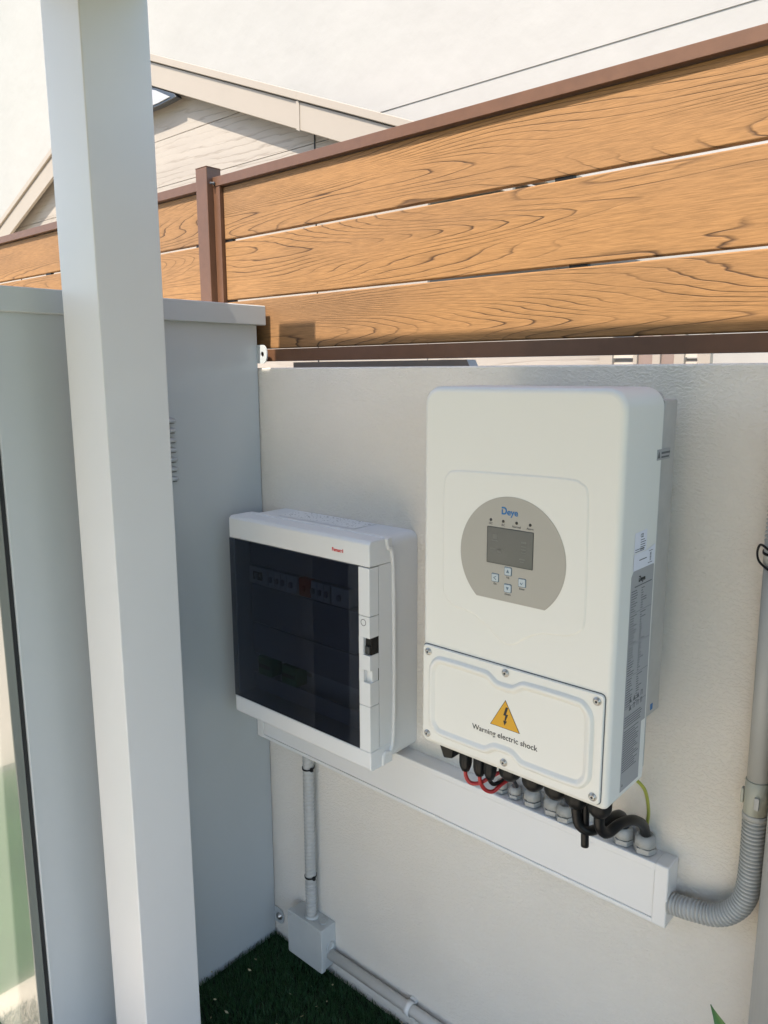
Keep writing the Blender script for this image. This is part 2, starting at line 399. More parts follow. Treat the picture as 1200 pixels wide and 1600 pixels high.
# wall of siding boards, each a lapped board, clipped by the gable
mb = MB(); z = GZ; zs = []
z0 = 1.2425-.295*10
while z0 < 2.2:
    z1 = z0+.295
    def half(zz): return max(0, (AZ-.10-zz)/KS)
    h0 = min(half(z0), 2.55); h1 = min(half(z1), 2.55)
    if h0 > .02:
        zz0, zz1 = z0+.004, z1
        mb.add([(AX-h0, 2.0, zz0), (AX+h0, 2.0, zz0), (AX+h1, 2.0, zz1), (AX-h1, 2.0, zz1),
                (AX-h0, 2.02, zz0), (AX+h0, 2.02, zz0), (AX+h1, 2.02, zz1), (AX-h1, 2.02, zz1)],
               [(0, 1, 2, 3), (7, 6, 5, 4), (0, 4, 5, 1), (3, 2, 6, 7), (0, 3, 7, 4), (1, 5, 6, 2)])
    z0 = z1
mb.build('siding', 'siding', s)
mb = MB(); mb.prism([(AX-2.54, GZ), (AX+2.54, GZ), (AX+2.54, AZ-.12-2.54*KS), (AX, AZ-.12), (AX-2.54, AZ-.12-2.54*KS)], YF, 2.012, 3.3)
mb.build('shed_wall', 'capping', s)
def rake(name, xa, xb, y0, y1, top, bot, m='trim', bev=.004):
    mb = MB(); P = [(xa, zt(xa, top)), (xb, zt(xb, top)), (xb, zt(xb, bot)), (xa, zt(xa, bot))]
    mb.prism(P, YF, y0, y1); return mb.build(name, m, s, bevel=bev)
XJ = -2.62
rake('bargeboard', AX+.001, XJ, 1.915, 1.94, -.05, -.195)
rake('bargeboard', XJ+.001, AX+3.1, 1.912, 1.937, -.05, -.195)
rake('bargeboard', AX-3.1, AX-.001, 1.915, 1.94, -.05, -.195)
for xa, xb, yy in ((AX+.001, XJ, 1.90), (XJ+.001, AX+3.1, 1.897), (AX-3.1, AX-.001, 1.90)):
    rake('rake_trim', xa, xb, yy, 1.94, 0, -.045)
for xa, xb in ((AX+.001, AX+3.1), (AX-3.1, AX-.001)):
    rake('roof_slope', xa, xb, 1.941, 3.3, -.012, -.10)
mb = MB(); mb.prism([(XJ-.014, zt(XJ, -.046)), (XJ+.012, zt(XJ, -.05)), (XJ+.012, zt(XJ, -.205)), (XJ-.014, zt(XJ, -.195))], YF, 1.907, 1.9115)
mb.build('joint_cover', 'trim', s, bevel=.001)
for X in (-2.585, -6.38):
    mb = MB(); mb.box(X-.0025, X+.0025, 1.994, 1.9995, GZ, zt(X, -.18)); mb.build('panel_joint', 'dark_gap', s)

# lamp on the shed gable
l = thing('wall_lamp', 'grey rectangular flood lamp fixed under the shed bargeboard', 'lamp', (-4.0, 1.98, 1.66))
mb = MB(); mb.prism([(-4.6, 1.712), (-3.97, 1.712), (-3.77, 1.722), (-3.79, 1.745), (-4.0, 1.826), (-4.6, 2.02)], YF, 1.915, 1.965)
mb.build('lamp_head', 'bezel', l, bevel=.004)
mb = MB(); mb.prism([(-4.58, 1.728), (-3.97, 1.726), (-3.83, 1.734), (-3.99, 1.808), (-4.58, 2.0)], YF, 1.909, 1.9145)
mb.build('lamp_glass', 'label', l, bevel=.002)
mb = MB(); mb.box(-4.3, -4.2, 1.966, 1.999, 1.73, 1.80); mb.build('bracket', 'conduit', l, bevel=.003)

# pale slatted screen seen through the slot under the fence
p = thing('slatted_screen', 'pale framed screen with two brown panels glimpsed below the fence', 'screen', (-.6, 2.0, GZ))
mb = MB(); mb.box(-1.79, -.82, 2.01, 2.03, GZ, .42); mb.build('backing', 'siding', p)
for xa, xb in ((-.816, -.757), (-.665, -.647), (-.582, -.549), (-.492, -.45), (-.398, -.347)):
    mb = MB(); mb.box(xa, xb, 1.985, 2.02, GZ, .42); mb.build('upright', 'trim', p, bevel=.003)
for xa, xb in ((-.646, -.583), (-.548, -.493)):
    mb = MB(); mb.box(xa, xb, 2.0, 2.02, GZ, .42); mb.build('brown_panel', 'panel_brown', p)
for xa, xb in ((-.756, -.666), (-.449, -.399)):
    mb = MB()
    for k in range(20): 
        z = .40-k*.045; mb.add([(xa, 1.995, z-.04), (xb, 1.995, z-.04), (xb, 2.012, z), (xa, 2.012, z)], [(0, 1, 2, 3)])
    mb.build('slats', 'trim', p, recalc=False)

# ---- fence on the wall
f = thing('fence', 'brown steel framed fence with orange wood-effect boards on the wall', 'fence', (-.878, .02, 0))
mb = MB(); mb.box(-.9003, -.8564, 0.0, .042, .0005, .4714); mb.build('post', 'brown', f, bevel=.0015)
mb = MB(); mb.box(-.9008, -.8559, -.0005, .0425, .4715, .4735); mb.build('post_cap', 'brown', f, bevel=.001)
def fence_panel(x0, x1, clips):
    for nm, za, zb, ya in (('top_rail', .4275, .449, .016), ('bottom_rail', .0153, .0425, .016)):
        mb = MB(); mb.box(x0, x1, ya, .05, za, zb); mb.build(nm, 'brown', f, bevel=.001)
    for xa in (x0, x1-.024):
        mb = MB(); mb.box(xa, xa+.024, .0175, .0485, .0427, .4273); mb.build('stile', 'brown', f, bevel=.001)
    for za, zb in ((.3052, .4255), (.1632, .2992), (.0445, .1585)):
        mb = MB(); mb.box(x0+.025, x1-.025, .027, .043, za, zb); mb.build('board', 'composite', f, bevel=.003, seg=3)
    for x, za, zb in clips:
        mb = MB(); mb.box(x-.017, x+.017, .030, .040, za+.0002, zb-.0002); mb.build('clip', 'black', f)
fence_panel(-.8555, 1.35, [(.080, .2992, .3052), (.112, .1585, .1632), (-.822, .2992, .3052), (-.822, .1585, .1632), (.95, .2992, .3052)])
fence_panel(-3.05, -.9013, [(-.935, .2992, .3052), (-1.76, .2992, .3052), (-.935, .1585, .1632)])
mb = MB(); mb.lathe((-.8475, .0155, .434), [(.004, 0), (.004, -.004), (.0022, -.0045), (.0022, -.012)], 12, 'y'); mb.build('bolt', 'bezel', f)

# ---- pergola (the near post, its beam and the roof that shades the wall)
g = thing('pergola', 'cream painted metal pergola with a square post in the foreground', 'pergola', (-.547, -.4375, GZ))
mb = MB(); mb.box(-.61, -.4845, -.5, -.375, GZ+.006, .668); mb.build('post', 'post', g, bevel=.0025, seg=3)
mb = MB(); mb.box(-.652+.045, -.527+.04, -.497, -.3751, .669, .703); mb.build('post_cap', 'post', g)
mb = MB(); mb.box(-.484, 2.4, -.46, -.376, .615, .667); mb.build('beam', 'post', g)
mb = MB(); mb.box(-.607, 2.4, -2.2, -.5005, .625, .667); mb.build('roof', 'roofing', g)
mb = MB(); mb.box(-.675, -.6073, -2.2, -.447, .645, .667); mb.build('shade_beam', 'post', g)  # added out of view to shade the wall beside the cabinet
mb = MB(); mb.box(2.31, 2.4, -2.19, -2.10, GZ+.006, .62); mb.build('post', 'post', g)
mb = MB(); mb.box(-.60, -.51, -2.19, -2.10, GZ+.006, .62); mb.build('post', 'post', g)
mb = MB(); mb.box(-.483, 2.4, -.4995, -.461, .64, .658); mb.build('roof_edge', 'post', g)

# ---- unseen building added behind the viewer to hold back blue sky light
h_ = thing('unseen_block', 'unseen three storey cream building added behind the viewer to block sky light', 'unseen_block', (0, -12, GZ))
MB().box(-7, 4, -16, -12, GZ-.1, GZ+9.4).build('wall', 'unseen_block', h_)
MB().box(-7.2, 4.3, -16.3, -11.8, GZ+9.41, GZ+9.6).build('roof', 'trim', h_)
for xa, xb, za, zb in ((0, 1.8, .02, 2.2), (-3.2, -1.8, .9, 2.1), (-6, -4.8, .9, 2.1), (.2, 1.6, 3.8, 5.1), (-3.2, -1.8, 3.8, 5.1), (.2, 1.6, 6.6, 7.9), (-3.2, -1.8, 6.6, 7.9)):
    w1 = MB().box(xa, xb, -12.0, -11.95, GZ+za, GZ+zb).build('window', 'trim', h_, bevel=.004)
    MB().box(xa+.06, (xa+xb)/2-.02, -11.9495, -11.94, GZ+za+.06, GZ+zb-.06).build('pane', 'bezel', w1)
    MB().box((xa+xb)/2+.02, xb-.06, -11.9495, -11.94, GZ+za+.06, GZ+zb-.06).build('pane', 'bezel', w1)

# ---- hedge far behind on the left (only mirrored)
sw = MB().box(-9.2, -9.0, -9, 0, GZ-.1, GZ+2.2).build('reflection_wall', 'unseen_block', bevel=.004)  # added out of view as a pale reflection for the cabinet door, plus fill
tag(sw, 'unseen cream wall added on the far left for the cabinet door to mirror', 'wall')
hd = thing('hedge', 'clipped green hedge along the far side of the lawn', 'hedge', (-6, -5, GZ))
mb = MB()
for i in range(5200):
    c = Vector((random.uniform(-7.2, -3.4), -5+random.uniform(-.45, .45), random.uniform(GZ+.1, GZ+2.1)))
    a = Vector((random.gauss(0, 1), random.gauss(0, 1), random.gauss(0, 1))).normalized(); b_ = a.orthogonal().normalized(); r_ = random.uniform(.04, .09)
    mb.add([c+a*r_, c+b_*r_*.5, c-a*r_, c-b_*r_*.5], [(0, 1, 2, 3)])
mb.build('foliage', 'hedge', hd, recalc=False)
for i in range(6):
    mb = MB(); x = -7.0+i*.65; mb.tube([(x, -5, GZ-.02), (x+.05, -5.02, GZ+.9), (x, -5, GZ+1.7)], lambda i, a: .035-.008*i, 7); mb.build('stem', 'bark', hd)

# ================================================================ METAL CABINET
c = thing('metal_cabinet', 'tall grey sheet metal cabinet with overhanging lid beside the wall', 'cabinet', (-1.0, -.3, GZ))
CX = -.684
mb = MB(); mb.box(-1.36, CX, -.598, -.002, GZ, .100); mb.build('body', 'cabinet', c, bevel=.003, seg=3)
mb = MB(); mb.box(-1.375, -.669, -.665, .0135, .0965, .1405)
mb.build('lid', 'cabinet', c, bevel=.0025, seg=3)
mb = MB(); mb.box(-1.355, CX-.004, -.6065, -.5985, GZ+.02, .085); mb.build('door_seal', 'dark_gap', c)
d = MB().box(-1.358, CX-.001, -.6245, -.6068, GZ+.03, .082).build('door', 'door', c, bevel=.002, seg=3)
mb = MB(); mb.box(-1.32, -1.30, -.650, -.6247, -.62, -.50); mb.build('handle', 'black', d, bevel=.003)
for k in range(7):
    zc = -.112-.0208*k
    L = []
    ys = np.linspace(-.335, -.229, 15)
    for y in ys:
        t = abs((y+.282)/.053); e = max(0, 1-t**6); wv = .011*e
        L.append([(CX+.0002, y, zc+.0085*e+.0005), (CX+wv*.75, y, zc+.0045*e), (CX+wv, y, zc-.0025*e), (CX+.0002, y, zc-.0040*e)])
    mb = MB(); mb.loops(L, True, True, True); mb.build('louvre', 'cabinet', c)
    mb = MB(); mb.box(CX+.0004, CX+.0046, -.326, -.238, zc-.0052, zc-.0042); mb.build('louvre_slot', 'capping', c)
def lug(z, name='mounting_lug'):
    P = [(CX-.004, z-.021), (CX+.02, z-.021)]+[(CX+.02+.015*math.sin(R(a)), z+.0-.021*math.cos(R(a))) for a in range(15, 180, 15)]+[(CX+.02, z+.021), (CX-.004, z+.021)]
    hole = [(CX+.019+.006*math.cos(R(a)), z+.006*math.sin(R(a))) for a in range(0, 360, 30)]
    bm = bmesh.new(); o0 = Vector(c['_o'])
    def ring(pts, y): return [bm.verts.new(Vector((a, y, b))-o0) for a, b in pts]
    es = []
    for pts in (P, hole):
        vs = ring(pts, -.0045)
        es += [bm.edges.new((vs[i], vs[(i+1) % len(vs)])) for i in range(len(vs))]
    r_ = bmesh.ops.triangle_fill(bm, edges=es, use_beauty=True)
    fs = [x for x in r_['geom'] if isinstance(x, bmesh.types.BMFace)]
    ex = bmesh.ops.extrude_face_region(bm, geom=fs)
    bmesh.ops.translate(bm, verts=[x for x in ex['geom'] if isinstance(x, bmesh.types.BMVert)], vec=(0, .003, 0))
    bmesh.ops.recalc_face_normals(bm, faces=bm.faces)
    me = bpy.data.meshes.new(name); bm.to_mesh(me); bm.free(); me.materials.append(M['cabinet'])
    o = bpy.data.objects.new(name, me); COL.objects.link(o); o.parent = c; o['_o'] = tuple(c['_o']); return o
lug(.031); lg = lug(-1.424)
mb = MB(); mb.lathe((CX+.019, -.0046, -1.424), [(.0105, 0), (.0105, -.0015), (.0065, -.002), (.0065, -.006), (.003, -.007)], 12, 'y'); mb.build('screw', 'steel', lg)

# ================================================================ DISTRIBUTION BOX
d = thing('distribution_box', 'light grey distribution board with smoked door on the wall', 'electrical box', (-.415, 0, -.79))
X0, X1, Z0, Z1, YD = -.629, -.2014, -.7885, -.3225, -.145
# base: back tub
mb = MB(); L = []
out = rrect(X0+.008, X1-.002, Z0+.003, Z1-.001, .018, 5)
shell(mb, out, YF, -.0005, -.078, .002, 3); mb.build('base', 'greyd', d, wn=True)
# seam rib where cover meets base: runs forward at the top and bottom corners
for sx, xx in ((1, X1+.0005), (-1, X0+.0045)):
    pts = [(xx, -.097, Z1-.002), (xx+.001*sx, -.094, Z1-.018), (xx+.0015*sx, -.0795, Z1-.066), (xx+.0015*sx, -.0795, -.727), (xx+.001*sx, -.106, -.762), (xx, -.110, Z0+.004)]
    mb = MB(); mb.tube(spline(pts, 6, False), .0042, 8); mb.build('seam_rib', 'grey', d)
mb = MB(); mb.box(X0+.012, X1-.004, -.099, -.0905, Z1-.004, Z1+.0022); mb.build('top_rib', 'grey', d, bevel=.002)
# cover frame: built as bands around the window, hollow inside
WX0, WX1, WZ0, WZ1 = X0-.0005, -.2300, -.7465, -.3725
mb = MB()
P = [(YD+.006, Z1), (-.0785, Z1), (-.0785, WZ1), (YD, WZ1), (YD, Z1-.006)]
mb.prism(P, XF, X0, X1); mb.build('cover_top', 'grey', d, bevel=.003, seg=3)
P = [(YD, WZ0), (-.0785, WZ0), (-.0785, Z0), (YD+.006, Z0), (YD, Z0+.006)]
mb = MB(); mb.prism(P, XF, X0, X1); mb.build('cover_bottom', 'grey', d, bevel=.003, seg=3)
mb = MB(); mb.box(X0, X0+.004, YD+.012, -.0785, WZ0+.0005, WZ1-.0005); mb.build('cover_side', 'grey', d)
mb = MB(); mb.box(X1-.006, X1-.0008, -.118, -.0785, WZ0+.0005, WZ1-.0005); mb.build('cover_side', 'grey', d)
# dark hairline behind the door edge
mb = MB(); mb.box(X1-.006, X1-.0016, -.1192, -.1181, WZ0+.003, WZ1-.002); mb.build('door_seam', 'dark_gap', d)
dr = MB().box(WX0, WX1-.0006, YD, YD+.003, WZ0+.0008, WZ1-.0012).build('smoked_door', 'tint', d, bevel=.0006)
# handle strip of the door: three segments, two finger recesses
def strip_seg(za, zb, nm='door_strip'):
    mb = MB(); P = [(WX1, YD-.0005), (X1-.0012, YD-.0005), (X1-.0002, YD+.0006), (X1-.0002, -.1195), (WX1, -.1195)]
    mb.prism(P, ZF, za, zb); return mb.build(nm, 'grey', dr, bevel=.0008)
zs_ = [WZ0+.001, -.6510, -.6025, -.5775, -.5470, -.5120, -.4690, WZ1-.0015]
strip_seg(zs_[0], zs_[1]-.0005); strip_seg(zs_[1]+.0004, zs_[2]); strip_seg(zs_[3], zs_[4]); strip_seg(zs_[5], zs_[6]-.0004); strip_seg(zs_[6]+.0005, zs_[7])
for za, zb, mt in ((zs_[2], zs_[3], 'grey'), (zs_[4], zs_[5], 'black')):
    # recess: back plate plus left jamb
    mb = MB(); mb.box(WX1, WX1+.012, YD-.0005, -.1195, za, zb); mb.build('door_strip', 'grey', dr)
    mb = MB(); mb.box(WX1+.0122, X1-.0022, YD+.0085 if mt == 'grey' else YD+.006, -.1195, za, zb); mb.build('finger_recess' if mt == 'grey' else 'latch', mt, dr)
    if mt == 'black':
        mb = MB(); mb.box(WX1+.0135, X1-.0035, YD+.002, YD+.0058, za+.001, za+.018); mb.build('latch_button', 'bezel', dr, bevel=.0015)
mb = MB()
ring = [[((WX1+.0125)+r_*math.cos(R(a)), y, -.482+r_*math.sin(R(a))) for a in range(0, 360, 15)] for r_, y in ((.0068, YD-.0006), (.0068, YD-.0009), (.0058, YD-.0009), (.0058, YD-.0006))]
mb.loops(ring, False, False, True); mb.build('lock_outline', 'inkgrey', dr)
text('Famatel', .0105, 'redink', d, 'logo', loc=(-.3005, YD-.0003, -.3535), width=.0305, bold=.0003)
mb = MB(); mb.box(-.545, -.310, -.072, -.006, Z1-.0004, Z1+.0003); lb = mb.build('printed_film', 'grey', d)
mb = MB()
for i in range(170):
    x = random.uniform(-.54, -.315); y = random.uniform(-.068, -.01); r_ = random.uniform(.0005, .0016)
    mb.box(x, x+r_*random.choice((1, 3)), y, y+r_*.7, Z1+.0004, Z1+.0006)
mb.build('film_specks', 'inkgrey', lb)
# inside
mb = MB(); mb.box(X0+.012, WX1-.002, -.060, -.055, WZ0+.004, WZ1-.004); mb.build('back_plate', 'innerd', d)
def plate(za, zb): MB().box(X0+.02, -.262, -.104, -.100, za, zb).build('inner_cover', 'inner', d, bevel=.002)
plate(-.437, -.385); plate(-.5735, -.4835); plate(-.648, -.5755); plate(-.735, -.696)
for xa, xb, mt in ((-.609, -.545, 'module'), (-.541, -.522, 'module'), (-.520, -.502, 'module'), (-.500, -.482, 'module'), (-.480, -.448, 'module'), (-.441, -.407, 'modred'), (-.404, -.386, 'module'), (-.384, -.366, 'module'), (-.364, -.346, 'module'), (-.343, -.292, 'module')):
    md = MB().box(xa, xb, -.1085, -.065, -.4795, -.4405).build('breaker', mt, d, bevel=.0012)
    MB().box((xa+xb)/2-.004, (xa+xb)/2+.004, -.1155, -.1088, -.467, -.455).build('toggle', 'inner' if mt == 'module' else 'modred', md, bevel=.001)
MB().box(-.592, -.562, -.1105, -.1088, -.469, -.451).build('meter_window', 'black', d)
text('024', .011, 'module', d, 'meter_digits', loc=(-.588, -.1107, -.464), width=.022)
for xa, xb in ((-.586, -.540), (-.505, -.455)):
    t_ = MB().box(xa, xb, -.1100, -.066, -.694, -.650).build('terminal_block', 'green', d, bevel=.003)
    MB().box(xa+.004, xb-.004, -.1112, -.1102, -.676, -.668).build('screw_row', 'black', t_)
MB().box(-.600, -.44, -.0785, -.070, -.675, -.665).build('rail', 'steel', d)

# ================================================================ CABLE TRUNKING
t = thing('cable_trunking', 'long white plastic cable trunking running under the boxes', 'trunking', (-.16, 0, -.9))
TZ0, TZ1, TY = -.9025, -.7965, -.0385
MB().box(-.682, .350, TY+.002, -.0003, TZ0, TZ1).build('body', 'pvc', t, bevel=.0015)
MB().box(-.661, .330, TY-.0015, TY+.0018, TZ0+.008, TZ1-.009).build('cover', 'pvc', t, bevel=.0015)
for za, zb in ((TZ1-.0125, TZ1+.0012), (TZ0-.0012, TZ0+.0075)):
    MB().box(-.661, .330, TY-.003, TY+.006, za if zb > TZ1 else za, zb).build('edge_lip', 'pvc', t, bevel=.0022, seg=3)
MB().box(-.6833, -.660, TY-.0035, -.0002, TZ0-.001, TZ1+.0015).build('end_cap', 'pvc', t, bevel=.002)
MB().box(.3285, .3525, TY-.0035, -.0002, TZ0-.0015, TZ1+.0018).build('end_cap', 'pvc', t, bevel=.003, seg=3)
GL = [(.0215, .0125, -.0), (.0520, .0128, 0), (.0885, .0165, 0), (.1315, .0175, 0), (.158, .0165, -.004), (.2655, .0172, 0), (.3030, .0180, 0)]
for x, r_, dy in GL:
    y = -.0205+dy
    h1, h2 = r_*.55, r_*1.5
    mb = MB(); n_ = 6
    mb.loops([[(x+r_*1.06*math.cos(R(60*k+10)), y+min(r_, .0165)*1.06*math.sin(R(60*k+10)), TZ1+zz) for k in range(6)] for zz in (.002, .002+h1)], smooth=False)
    gl = mb.build('cable_gland', 'gland', t, bevel=.0008)
    # lobed dome nut
    L = []
    for zz, rr, lob in ((h1+.003, .86, .03), (h1+.004, .95, .05), (h1+r_*.75, .95, .05), (h1+r_*1.05, .86, .03), (h1+r_*1.25, .68, .0), (h1+r_*1.3, .55, 0), (h1+r_*.9, .5, 0)):
        L.append([(x+r_*(rr+lob*math.cos(R(k*15)*8))*math.cos(R(15*k)), y+r_*(rr+lob*math.cos(R(k*15)*8))*math.sin(R(15*k)), TZ1+zz) for k in range(24)])
    mb = MB(); mb.loops(L, True, True, True); mb.build('dome_nut', 'gland', gl)

# ================================================================ INVERTER
v = thing('inverter', 'cream solar inverter with round display and warning cover', 'inverter', (.165, 0, -.62))
D = -.235; BT, BB = -.0320, -.6177
body = rrect(0, .33, BB, BT, (.010, .010, .028, .028), 8)
mb = MB(); shell(mb, body, YF, -.118, D, .009, 6); mb.build('housing', 'inv', v, wn=True)
mb = MB(); mb.prism(rrect(.004, .3275, BB+.012, BT-.002, (.01, .01, .03, .03), 6), YF, -.1178, -.108); mb.build('back_seam', 'alu', v, wn=True)
# heat sink with fins behind
mb = MB(); mb.prism(rrect(.006, .3275, -.521, -.050, (.002, .002, .003, .003), 2), YF, -.1078, -.064); mb.build('heat_sink', 'alu', v, bevel=.0012)
mb = MB(); mb.prism(rrect(.05, .315, -.12, -.0395, .012, 4), YF, -.1078, -.080); mb.build('heat_sink_top', 'alu', v, bevel=.001)
mb = MB(); mb.box(.07, .26, -.0636, -.0006, -.20, -.075); mb.box(.07, .26, -.0636, -.0006, -.47, -.40); mb.build('wall_bracket', 'steel', v)
# raised decorative field
G = [(.0665, -.1564), (.16, -.1535), (.25, -.1525), (.272, -.157), (.283, -.172), (.2855, -.2393), (.2866, -.345), (.279, -.3655), (.2624, -.3755), (.2400, -.3795), (.2179, -.3830), (.1951, -.3945), (.178, -.4075), (.163, -.4125), (.148, -.4085), (.1256, -.3925), (.1006, -.3785), (.0812, -.3745), (.058, -.3715), (.0435, -.359), (.0395, -.340), (.0389, -.2754), (.0393, -.185), (.0465, -.164)]
G = spline(G, 5)
mb = MB(); mb.loops([[(a, D+.0005, b) for a, b in G], [(a, D-.0009, b) for a, b in inset(G, .0022)], [(a, D-.0012, b) for a, b in inset(G, .0036)]], True, True, True); mb.build('raised_field', 'inv', v, wn=True)
# terminal cover
cx0, cx1, cz0, cz1 = .0045, .3205, -.6085, -.4455
CP = rrect(cx0, cx1, cz0, cz1, .006, 4)
MB().prism([(a, b) for a, b in inset(CP, -.0013)], YF, D-.0002, D-.0006).build('cover_gasket', 'inkgrey', v)
mb = MB(); shell(mb, CP, YF, D-.0006, D-.0042, .0018, 4); cov = mb.build('terminal_cover', 'inv', v, wn=True)
CF = D-.0042
W_, H_ = cx1-cx0, cz1-cz0; mx = cx0+W_/2
a0 = .0115; ch = .017; nw = .013; nd = .0125; rm = .011
xl, xr, zb_, zt_ = cx0+a0, cx1-a0, cz0+a0, cz1-a0
OUT = [(xl, zb_+ch+.004), (xl+ch, zb_), (mx-nw-nd-.004, zb_), (mx-nw, zb_+nd), (mx+nw, zb_+nd), (mx+nw+nd+.004, zb_), (xr-ch, zb_), (xr, zb_+ch+.004),
       (xr, zt_-ch-.004), (xr-ch, zt_), (mx+nw+nd+.004, zt_), (mx+nw, zt_-nd), (mx-nw, zt_-nd), (mx-nw-nd-.004, zt_), (xl+ch, zt_), (xl, zt_-ch-.004)]
def chaikin(P, it=3, k=.22):
    for _ in range(it):
        k = .12 if _ == 0 else .25
        Q = []
        for i in range(len(P)):
            a, b = np.array(P[i]), np.array(P[(i+1) % len(P)]); Q += [tuple(a+(b-a)*k), tuple(b-(b-a)*k)]
        P = Q
    return P
OUT = chaikin(OUT, 2, .12)
prof = [(0, .0005), (.0010, -.0002), (.0042, -.0040), (.0058, -.0047), (.0080, -.0047), (.0098, -.0040), (.0134, -.0012), (.0150, -.0008)]
mb = MB(); mb.loops([[(a, CF+h_, b) for a, b in inset(OUT, dd)] for dd, h_ in prof], True, True, True); mb.build('embossed_rib', 'inv', cov, wn=True)
CF2 = CF-.0008
for x, z in ((.0155, -.4565), (mx, -.4545), (.3105, -.4560), (.0145, -.5985), (mx+.001, -.5985), (.3105, -.5985)):
    mb = MB(); mb.lathe((x, CF-.0001, z), [(.0062, 0), (.0062, -.0008), (.0055, -.0012), (.0046, -.0012), (.0044, -.0026), (.0034, -.0033), (.0018, -.0033), (.0018, -.0012)], 18, 'y'); sc_ = mb.build('screw', 'steel', cov)
    mb = MB(); mb.lathe((x, CF-.0030, z), [(.0017, 0), (.0017, -.0004)], 6, 'y'); mb.build('socket', 'ink', sc_)
# warning sign
ws = MB().prism([(.1378, -.5425), (.1908, -.5425), (.1643, -.4965)], YF, CF2, CF2-.0002).build('warning_sign', 'ink', cov)
MB().prism([(.1392, -.5417), (.1894, -.5417), (.1643, -.4982)], YF, CF2-.00021, CF2-.0004).build('yellow_field', 'yellow', ws)
bolt = [(.1655, -.5075), (.1695, -.5075), (.1662, -.5190), (.1698, -.5190), (.1655, -.5300), (.1683, -.5298), (.1637, -.5375), (.1613, -.5298), (.1634, -.5303), (.1650, -.5215), (.1612, -.5215)]
MB().prism(bolt, YF, CF2-.0004, CF2-.0006).build('lightning_symbol', 'ink', ws)
text('Warning electric shock', .0128, 'ink', cov, 'warning_text', loc=(.1048, CF2-.00025, -.5605), width=.1165, bold=.00006)
# display
dcx, dcz, dr_ = .1645, -.2775, .0895
a1 = math.asin((-.3450-dcz)/dr_)
CIR = [(dcx+dr_*math.cos(a), dcz+dr_*math.sin(a)) for a in np.linspace(a1, math.pi-a1, 72)]
dp = MB().prism(CIR, YF, D-.0011, D-.0018).build('display_panel', 'panel', v)
FY = D-.0018
MB().prism(rrect(.1230, .2020, -.2902, -.2350, .0012, 3), YF, FY, FY-.0003).build('screen_frame', 'bezel', dp)
scn = MB().prism(rrect(.1242, .2008, -.2890, -.2362, .0006, 2), YF, FY-.0003, FY-.0005).build('screen', 'screen', dp)
mb = MB(); e_ = FY-.0005
for x, z, w_, h_ in ((.137, -.2495, .008, .007), (.137, -.2555, .010, .0012), (.140, -.268, .022, .0014), (.145, -.2705, .007, .005), (.186, -.252, .009, .003), (.186, -.258, .008, .0014), (.186, -.2625, .008, .0014), (.186, -.267, .008, .0014), (.184, -.277, .010, .002), (.184, -.281, .006, .0012)):
    mb.box(x-w_/2, x+w_/2, e_-.00012, e_-.00002, z-h_/2, z+h_/2)
mb.build('faint_symbols', 'lcdmark', scn)
for x, tx in ((.1290, 'DC'), (.1505, 'AC'), (.1730, 'Normal'), (.1955, 'Alarm')):
    mb = MB(); mb.lathe((x, FY, -.2252), [(.0023, 0), (.0021, -.0005), (.001, -.0008)], 14, 'y'); mb.build('led', 'led', dp)
    text(tx, .0046, 'inkgrey', dp, 'led_caption', loc=(x, FY-.0002, -.2322), align='CENTER')
def arrow(kind, x, z):
    y = FY-.0016
    if kind == 'u': P = [(x-.0026, z-.002), (x+.0026, z-.002), (x, z+.003)]
    elif kind == 'd': P = [(x-.0026, z+.002), (x, z-.003), (x+.0026, z+.002)]
    elif kind == 'l': P = [(x+.0024, z+.0034), (x-.0028, z), (x+.0024, z-.0034), (x+.0024, z-.0024), (x-.0010, z), (x+.0024, z+.0024)]
    else: P = [(x-.003, z-.0005), (x-.0006, z-.0032), (x+.0034, z+.0024), (x-.0005, z-.0014), (x-.0022, z+.0006)]
    return MB().prism(P, YF, y+.0001, y-.0001)
for x, z, k, tx in ((.1610, -.2985, 'u', 'Up'), (.1390, -.3115, 'l', 'Esc'), (.1853, -.3115, 'e', 'Enter'), (.1612, -.3240, 'd', 'Down')):
    bt = MB().prism(rrect(x-.0065, x+.0065, z-.0065, z+.0065, .0016, 4), YF, FY, FY-.0004).build('button', 'btnrim', dp)
    mb = MB(); shell(mb, rrect(x-.0057, x+.0057, z-.0056, z+.0057, .0014, 4), YF, FY-.0004, FY-.0015, .0007, 3); mb.build('key', 'button', bt)
    arrow(k, x, z).build('symbol', 'btnrim', bt)
    text(tx, .0042, 'inkgrey', dp, 'button_caption', loc=(x, FY-.0002, z-.0107), align='CENTER')
def logo(parent, nm, size, m1, m2, right, loc, k):
    """capital D drawn with a notched left edge, then the letters"""
    r_ = Vector(right); u_ = Vector((0, 0, 1)); n_ = r_.cross(u_); L0 = Vector(loc); h_ = size
    D_ = [(0, 0), (.38*h_, 0)]+[(.38*h_+.42*h_*math.sin(R(a)), .5*h_-.5*h_*math.cos(R(a))) for a in range(15, 180, 15)]+[(.38*h_, h_), (0, h_), (0, .80*h_), (.36*h_, .80*h_)]
    D_ += [(.36*h_+.24*h_*math.sin(R(a)), .5*h_+.30*h_*math.cos(R(a))) for a in range(15, 180, 15)]+[(.36*h_, .2*h_), (.17*h_, .2*h_), (.17*h_, .66*h_), (0, .66*h_)]
    fn = lambda a, b, d_: tuple(L0+r_*(a*k)+u_*b+n_*d_)
    MB().prism(D_, fn, 0, .0003).build(nm, m1, parent)
    text('eye', size*1.12, m2, parent, nm+'_letters', right=right, loc=tuple(L0+r_*(.84*h_*k)+n_*.0002), width=h_*1.62*k, bold=.0002*size/.01)
